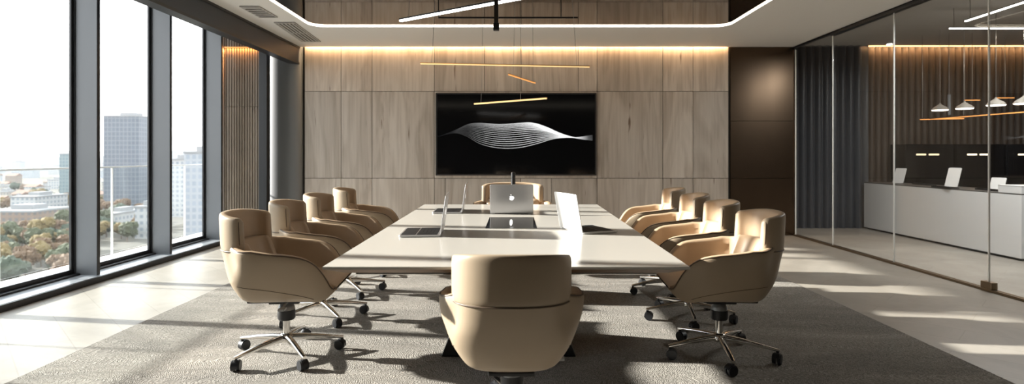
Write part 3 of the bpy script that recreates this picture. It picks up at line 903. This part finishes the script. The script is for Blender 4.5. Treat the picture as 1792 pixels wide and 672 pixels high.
KL = ['black keyboard on the reception counter beside the middle tablet', 'black keyboard on the reception counter beside the far tablet', 'black keyboard on the reception counter beside the raised end']
for (px, d, lab) in ((1646, 7.9, KL[0]), (1610, 8.7, KL[1]), (1726, 7.28, KL[2])):
    t = thing('keyboard', lab, 'keyboard', ((px-900)*d/1000+.06, d, .785), R(85), 'black keyboards on the reception counter')
    b = MB(); b.hexa([(-.2,-.06,0),(.2,-.06,0),(.2,.06,0),(-.2,.06,0),(-.2,-.06,.012),(.2,-.06,.012),(.2,.06,.022),(-.2,.06,.022)]); b.build('case', M['black_plastic'], t, smooth=0, bevel=.003)
    b = MB()
    for r in range(4):
        for k in range(14): b.box(-.19+k*.0271, -.19+k*.0271+.023, -.05+r*.025, -.05+r*.025+.021, .013+r*.002, .02+r*.002)
    b.build('keys', M['key_black'], t, smooth=0)
# black wall cabinets with lit displays
for k, x0 in enumerate((6.44, 7.28, 8.12)):
    t = thing('tall_cabinet', 'black cabinet with two lit displays, %s along the fluted wall' % ('first from the charcoal wall', 'second from the charcoal wall', 'third from the charcoal wall')[k], 'cabinet', (x0+.41, 9.62, 0), 0, 'black cabinets along the fluted wall')
    b = MB(); b.box(-.40,.40,-.18,.18,0,1.42); b.build('body', M['cabinet_black'], t, smooth=0, bevel=.004)
    b = MB(); b.box(-.39,.39,-.195,-.18,.72,1.41); b.box(-.39,.39,-.195,-.18,.05,.71); b.build('door', M['glass_black'], t, smooth=0, bevel=.002)
    for xx, w in ((-.14, .16), (.07, .17)):
        b = MB(); b.box(xx-w/2, xx+w/2, -.199, -.195, 1.235, 1.262); b.build('lit_display', emit('display_glow_%d%d' % (k, int(xx*100+50)), (1,.80,.50), 1.6 if k else .8), t, smooth=0)
# pendant lamps over the counter
proto = None
for k, (px, py) in enumerate(((1645,190),(1688,187),(1743,181),(1792,178))):
    x = 6.3; s = (px-900)/x; d = 1000/s; z = EYE+(272-py)/s - .02
    lab = 'small dome pendant lamp over the reception counter, %s from the fluted wall' % ('first','second','third','fourth')[k]
    if proto is None:
        t = proto = thing('dome_pendant_lamp', lab, 'pendant lamp', (x,d,z), 0, 'dome pendant lamps over the counter')
        b = MB(); b.lathe([(.105,0),(.108,.006),(.085,.035),(.04,.065),(.014,.085),(.010,.10)], seg=28); b.build('lamp_shade', M['shade_grey'], t, smooth=40)
        b = MB(); b.lathe([(.098,-.012),(.104,-.002),(.104,.001)], seg=28); b.build('diffuser', emit('lamp_glow', (1,.93,.82), 2.2), t, smooth=40)
        b = MB(); b.cyl((0,0,.09),(0,0,3.10-z), .003, seg=6); b.build('cord', M['wire'], t)
    else:
        dup(proto, (x,d,z), 0, lab)
# warm light bars beyond the glass
def bar2(label, p0, p1, r, mat, drops, top=3.106, group='light bars beyond the glass'):
    pendant('pendant_light_bar', label, p0, p1, r, mat, [(u, ((Vector(p0)+(Vector(p1)-Vector(p0))*u).x, (Vector(p0)+(Vector(p1)-Vector(p0))*u).y, top)) for u in drops], group, .004, M['black_metal'])
bar2('short orange light bar hanging crosswise before the dark fluted wall', (6.32,8.9,1.80), (7.0,8.9,1.815), .014, M['led_orange'], (.05,.66))
bar2('long orange light bar running lengthwise above the reception counter', (6.47,8.88,1.80), (6.62,6.9,1.80), .012, M['led_orange'], (.3,.85))
bar2('long white light bar parallel to the fluted wall under the far ceiling', (5.52,7.25,2.85), (8.2,7.25,2.85), .012, M['led_white'], (.02,.6))
bar2('white light bar slanting towards the camera under the far ceiling', (5.25,6.65,2.80), (5.15,5.2,2.80), .012, M['led_white'], (.05,.7))
bar2('tiny orange light bar behind the second dome lamp', (6.85,8.7,2.08), (7.09,8.7,2.08), .010, M['led_orange'], (.5,))
bar2('tiny orange light bar behind the third dome lamp', (7.33,8.7,2.115), (7.61,8.7,2.115), .010, M['led_orange'], (.5,))
t = thing('tube_pendant', 'pale upright tube pendant between the first and second dome lamps', 'pendant light', (6.62, 8.7, 1.85))
b = MB(); b.cyl((0,0,0),(0,0,.31), .022, seg=16); b.build('tube', M['grey_panel'], t)
b = MB(); b.cyl((0,0,.31),(0,0,1.25), .003, seg=6); b.build('cord', M['wire'], t)
t = thing('ceiling_spotlight', 'small lit downlight in the ceiling beyond the glass', 'downlight', (6.25, 9.52, 3.10))
b = MB(); b.lathe([(.06,-.012),(.06,0)], seg=20); b.build('rim', M['black_metal'], t)
b = MB(); b.lathe([(.045,-.020),(.045,-.012)], seg=20); b.build('lens', emit('downlight_glow', (1,.95,.88), 6), t)

# ------------------------------------------------------------------ outside: balcony, city, trees
b = MB(); b.box(-5.10, -4.42, FRONT, 10.5, -.2, -.02)
struct(b.build('floor_balcony', M['balcony'], smooth=0), 'pale narrow balcony outside the windows', 'balcony')
t = thing('glass_balustrade', 'clear glass balustrade with slim white handrail outside the windows', 'balustrade', (-5.02, 4, -.02))
b = MB(); b.box(-.012,.012,-6,6.2,1.10,1.118); b.build('handrail', plain('rail_white', (.8,.8,.8), .4), t, smooth=0)
for k in range(7):
    y = 8.70-1.57*k-4
    b = MB(); b.box(-.010,.010,y-.008,y+.008,0,1.10); b.build('post', M['joint_strip'], t, smooth=0)
    b = MB(); b.box(-.006,.006,y-1.56,y-.012,.04,1.10); b.build('glass_panel', M['window_glass'], t, smooth=0)

GZ = -42.0
def gp_(px, py): d = 1000*(EYE-GZ)/(py-272); return ((px-900)*d/1000, d)
gm, nt, p = newmat('city_ground')
tc = N(nt, 'ShaderNodeTexCoord'); n = N(nt, 'ShaderNodeTexNoise', Scale=.012, Detail=6.0); nt.links.new(tc.outputs['Object'], n.inputs['Vector'])
cr = N(nt, 'ShaderNodeValToRGB'); cr.color_ramp.elements[0].position=.35; cr.color_ramp.elements[0].color=rgb(.05,.043,.03); cr.color_ramp.elements[1].position=.65; cr.color_ramp.elements[1].color=rgb(.09,.08,.065)
nt.links.new(n.outputs['Fac'], cr.inputs['Fac']); nt.links.new(cr.outputs['Color'], p.inputs['Base Color']); p.inputs['Roughness'].default_value=.95
b = MB(); b.box(-9000, 200, -200, 9000, GZ-2, GZ)
struct(b.build('ground', gm, smooth=0), 'hazy city ground far below the windows', 'ground')
rows_ = []
for k in range(2):
    rows_.append([])
b = MB()
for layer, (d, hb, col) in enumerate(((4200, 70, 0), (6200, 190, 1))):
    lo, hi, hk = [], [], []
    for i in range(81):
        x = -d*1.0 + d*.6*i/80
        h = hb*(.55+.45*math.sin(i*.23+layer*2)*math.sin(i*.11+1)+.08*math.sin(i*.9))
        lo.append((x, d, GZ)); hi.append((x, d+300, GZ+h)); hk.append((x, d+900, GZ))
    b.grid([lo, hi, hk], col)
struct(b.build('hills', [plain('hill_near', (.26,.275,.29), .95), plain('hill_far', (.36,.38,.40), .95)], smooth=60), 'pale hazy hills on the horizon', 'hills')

F = {'tower': facade('tower_facade', (.13,.145,.17), (.065,.08,.105), 3.0, 3.4, .22, .4),
     'teal': facade('teal_facade', (.15,.19,.20), (.085,.13,.15), 3.0, 3.2, .3, .4),
     'white': facade('white_facade', (.36,.36,.36), (.19,.21,.24), 3.4, 3.3, .5),
     'pale': facade('pale_facade', (.30,.315,.335), (.22,.245,.28), 3.2, 3.4, .4),
     'brick': facade('brick_facade', (.22,.16,.125), (.14,.13,.13), 3.4, 3.4, .5),
     'cream': facade('cream_facade', (.32,.29,.25), (.19,.185,.185), 3.2, 3.2, .5)}
RF = plain('flat_roof', (.24,.24,.245), .9); RR = plain('tiled_roof', (.19,.115,.085), .9)
PLACED = []   # footprints already taken
def free(x, y, r):
    if any((x-a)**2+(y-b_)**2 < (r+c)**2 for a, b_, c in PLACED): return False
    PLACED.append((x, y, r)); return True
def building(name, label, px0, px1, ytop, ybase, mat, depth=None, roof='flat', group=None, cap=None):
    cx, d = gp_((px0+px1)/2, ybase); s = 1000/d
    w = (px1-px0)/s; h = (EYE + (272-ytop)/s) - GZ; dep = depth or w*.8
    ok = free(cx, d+dep/2, math.hypot(w, dep)/2 + 1)
    if group and not ok: return None
    t = thing(name, label, 'building', (cx, d+dep/2, GZ), 0, group)
    b = MB(); b.box(-w/2,w/2,-dep/2,dep/2,0,h); b.build('facade', mat, t, smooth=0)
    b = MB()
    if roof == 'flat':
        b.box(-w/2-.4,w/2+.4,-dep/2-.4,dep/2+.4,h,h+1.0); b.box(-w*.2,w*.25,-dep*.2,dep*.2,h+1,h+3.5); b.build('roof', cap or RF, t, smooth=0)
    else:
        b.prism([(-dep/2-.8,h),(dep/2+.8,h),(0,h+dep*.28)], 'x', -w/2-.8, w/2+.8); b.build('roof', RR, t, smooth=0)
    return t
building('office_tower', 'tall blue-grey office tower standing alone in the middle window', 181, 243, 204, 372, F['tower'])
building('office_tower', 'teal glass block at the edge of the nearest window', 104, 140, 270, 352, F['teal'])
building('apartment_block', 'white apartment block low in the middle window beside the fin', 236, 268, 364, 418, F['white'])
building('apartment_block', 'pale tall block at the far edge of the third window', 322, 372, 268, 420, F['pale'])
building('apartment_block', 'blue-white block in the third window in front of the pale tall block', 298, 326, 280, 380, F['white'])
building('apartment_block', 'cream block behind the tower in the middle window', 243, 262, 322, 356, F['cream'])
building('long_building', 'long brown low building in the nearest window above the trees', -30, 58, 372, 412, F['brick'], 26)
building('long_building', 'white low hall behind the long brown building', 18, 62, 346, 376, F['white'], 30)
building('long_building', 'pale low hall in the middle window in front of the tower foot', 172, 200, 376, 398, F['white'], 30)
# generic mid-distance houses and far blocks
for k in range(60):
    px = random.choice([random.uniform(-20,130), random.uniform(172,262), random.uniform(298,360)]); yb = random.uniform(318, 366)
    w = random.uniform(10, 26); h = random.uniform(6, 16)
    building('house', 'small pale town house in the middle distance', px-w/2, px+w/2, yb-h, yb, random.choice([F['white'], F['cream'], F['cream'], F['brick'], F['pale']]), None, random.choice(['flat','gable','gable']), 'town houses in the middle distance')
for k in range(80):
    px = random.choice([random.uniform(-20,130), random.uniform(172,262), random.uniform(298,360)]); yb = random.uniform(290, 312)
    w = random.uniform(6, 20); h = random.uniform(8, 30)
    building('city_block', 'hazy pale city block near the horizon', px-w/2, px+w/2, yb-h, yb, random.choice([F['pale'], F['white'], F['pale']]), None, 'flat', 'hazy city blocks near the horizon')
# trees
def crown_mesh(seed, mat):
    rnd = random.Random(seed); b = MB()
    for k in range(7):
        c = Vector((rnd.uniform(-2.4,2.4), rnd.uniform(-2.4,2.4), rnd.uniform(4.5,9.0))); r = rnd.uniform(1.7,2.8)
        ret = bmesh.ops.create_icosphere(b.bm, subdivisions=3, radius=r, matrix=Matrix.Translation(c))
        for v in ret['verts']:
            q = (v.co-c).normalized()
            v.co = c + q*r*(1+.16*math.sin(q.x*9+seed)*math.sin(q.y*8+k)+.14*math.sin(q.z*11+q.x*7)+rnd.uniform(-.09,.09))
    return b
TM = [plain('foliage_rust', (.10,.058,.030), .9, var=.3), plain('foliage_ochre', (.13,.092,.034), .9, var=.3), plain('foliage_olive', (.062,.068,.036), .9, var=.3), plain('foliage_green', (.042,.055,.036), .9, var=.3)]
TL = ['rust-brown autumn tree below the nearest window', 'ochre autumn tree below the nearest window', 'olive green tree below the nearest window', 'dark green tree below the nearest window']
TP = []
for k in range(4):
    t = thing('broadleaf_tree', TL[k], 'tree', (0,0,GZ), 0, 'trees of the city below: ' + ('rust','ochre','olive','dark green')[k])
    crown_mesh(k+3, TM[k]).build('crown', TM[k], t, smooth=50)
    b = MB(); b.cyl((0,0,0),(0,0,5.5), .35, .22, 10); b.build('trunk', plain('bark_%d' % k, (.12,.09,.07), .9), t)
    TP.append(t)
used = [False]*4
spots = []
for k in range(400):
    py = 400 + 75*(k/399)**.8; px = random.uniform(-40, 128); spots.append((px, py, 'a'))
for k in range(160): spots.append((random.uniform(-60, 128), random.uniform(468, 500), 'a'))
for k in range(80): spots.append((random.uniform(172, 262), random.uniform(372, 424), 'b'))
for k in range(60): spots.append((random.uniform(-10, 360), random.uniform(330, 372), 'c'))
for (px, py, z) in spots:
    k = random.choices(range(4), (.32,.24,.24,.20))[0]
    x, d = gp_(px, py); s = random.uniform(.75, 1.25)
    if z == 'a': lab = TL[k]
    elif z == 'b': lab = TL[k].replace('below the nearest window', 'seen through the middle window')
    else: lab = TL[k].replace('below the nearest window', 'far off among the town houses')
    if not free(x, d, 5.0*s): continue
    o = dup(TP[k], (x, d, GZ), random.uniform(0, 6), lab, 'autumn city trees: ' + lab.split(' tree ')[0] + {'a':' near','b':' middle','c':' far'}[z])
    o.scale = (s, s, s*random.uniform(.85, 1.15))
for t in TP:
    for c in list(t.children): bpy.data.objects.remove(c)
    bpy.data.objects.remove(t)

# haze over the city
hm, nt, p = newmat('city_haze'); nt.nodes.remove(p)
vs = N(nt, 'ShaderNodeVolumeScatter'); vs.inputs['Color'].default_value = rgb(.97,.98,1); vs.inputs['Density'].default_value = .00008; vs.inputs['Anisotropy'].default_value = .2
nt.links.new(vs.outputs[0], nt.nodes['Material Output'].inputs['Volume'])
b = MB(); b.box(-8500, -9, 60, 8500, GZ+.3, 55)
struct(b.build('haze', hm, smooth=0), 'pale daytime haze over the city', 'haze')

# ------------------------------------------------------------------ light
w = bpy.data.worlds.new('sky'); SC.world = w; w.use_nodes = True
nt = w.node_tree; bg = nt.nodes['Background']
tc = N(nt, 'ShaderNodeTexCoord'); sp = N(nt, 'ShaderNodeSeparateXYZ'); nt.links.new(tc.outputs['Generated'], sp.inputs[0])
cr = N(nt, 'ShaderNodeValToRGB'); cr.color_ramp.elements[0].position = .0; cr.color_ramp.elements[0].color = rgb(.93,.93,.93)
cr.color_ramp.elements[1].position = .6; cr.color_ramp.elements[1].color = rgb(.90,.95,1.0)
nt.links.new(sp.outputs[2], cr.inputs['Fac']); nt.links.new(cr.outputs['Color'], bg.inputs['Color']); bg.inputs['Strength'].default_value = 2.6

L = bpy.data.lights.new('sun', 'SUN'); L.energy = 11.5; L.angle = R(1.2); L.color = (1.0, .95, .88)
so = bpy.data.objects.new('sun', L); link(so)
el = R(20.0); dirv = Vector((1, -.15, 0)).normalized()*math.cos(el) + Vector((0,0,-math.sin(el)))
so.rotation_euler = dirv.to_track_quat('-Z', 'Y').to_euler(); so.location = (-12, 6, 8)
def area(name, loc, rot, sx, sy, e, c):
    l = bpy.data.lights.new(name, 'AREA'); l.shape = 'RECTANGLE'; l.size = sx; l.size_y = sy; l.energy = e; l.color = c
    o = bpy.data.objects.new(name, l); link(o); o.location = loc; o.rotation_euler = rot; return o
area('wall_wash_light', (.02, BACK-.022, 2.975), (0,0,0), 6.5, .03, 34, (1.0,.66,.36))
area('far_bar_light', (6.8, 7.25, 2.83), (0,0,0), 2.6, .03, 24, (1.0,.95,.88))
area('near_bar_light', (5.2, 5.9, 2.78), (0,0,R(94)), 1.4, .03, 52, (.93,.97,1.0))
area('fluted_wash_light', (7.8, 9.78, 3.09), (0,0,0), 3.5, .04, 9, (1.0,.55,.25))
area('slat_wash_light', (-4.0, 8.375, 2.81), (0,0,0), .48, .02, 1.6, (1.0,.42,.12))

# ------------------------------------------------------------------ camera
cam = bpy.data.cameras.new('camera'); co = bpy.data.objects.new('camera', cam); link(co)
co.location = (0, 0, EYE); co.rotation_euler = (R(90), 0, 0)
cam.sensor_fit = 'HORIZONTAL'; cam.sensor_width = 36; cam.lens = 36*1000/1792
cam.shift_x = -4/1792; cam.shift_y = -64/1792; cam.clip_end = 20000; cam.clip_start = .05
SC.camera = co
cam.dof.use_dof = True; cam.dof.focus_distance = 3.9; cam.dof.aperture_fstop = 2.0
SC.view_settings.view_transform = 'Standard'; SC.view_settings.look = 'None'
SC.view_settings.exposure = .75; SC.view_settings.gamma = 1; SC.view_settings.use_curve_mapping = False
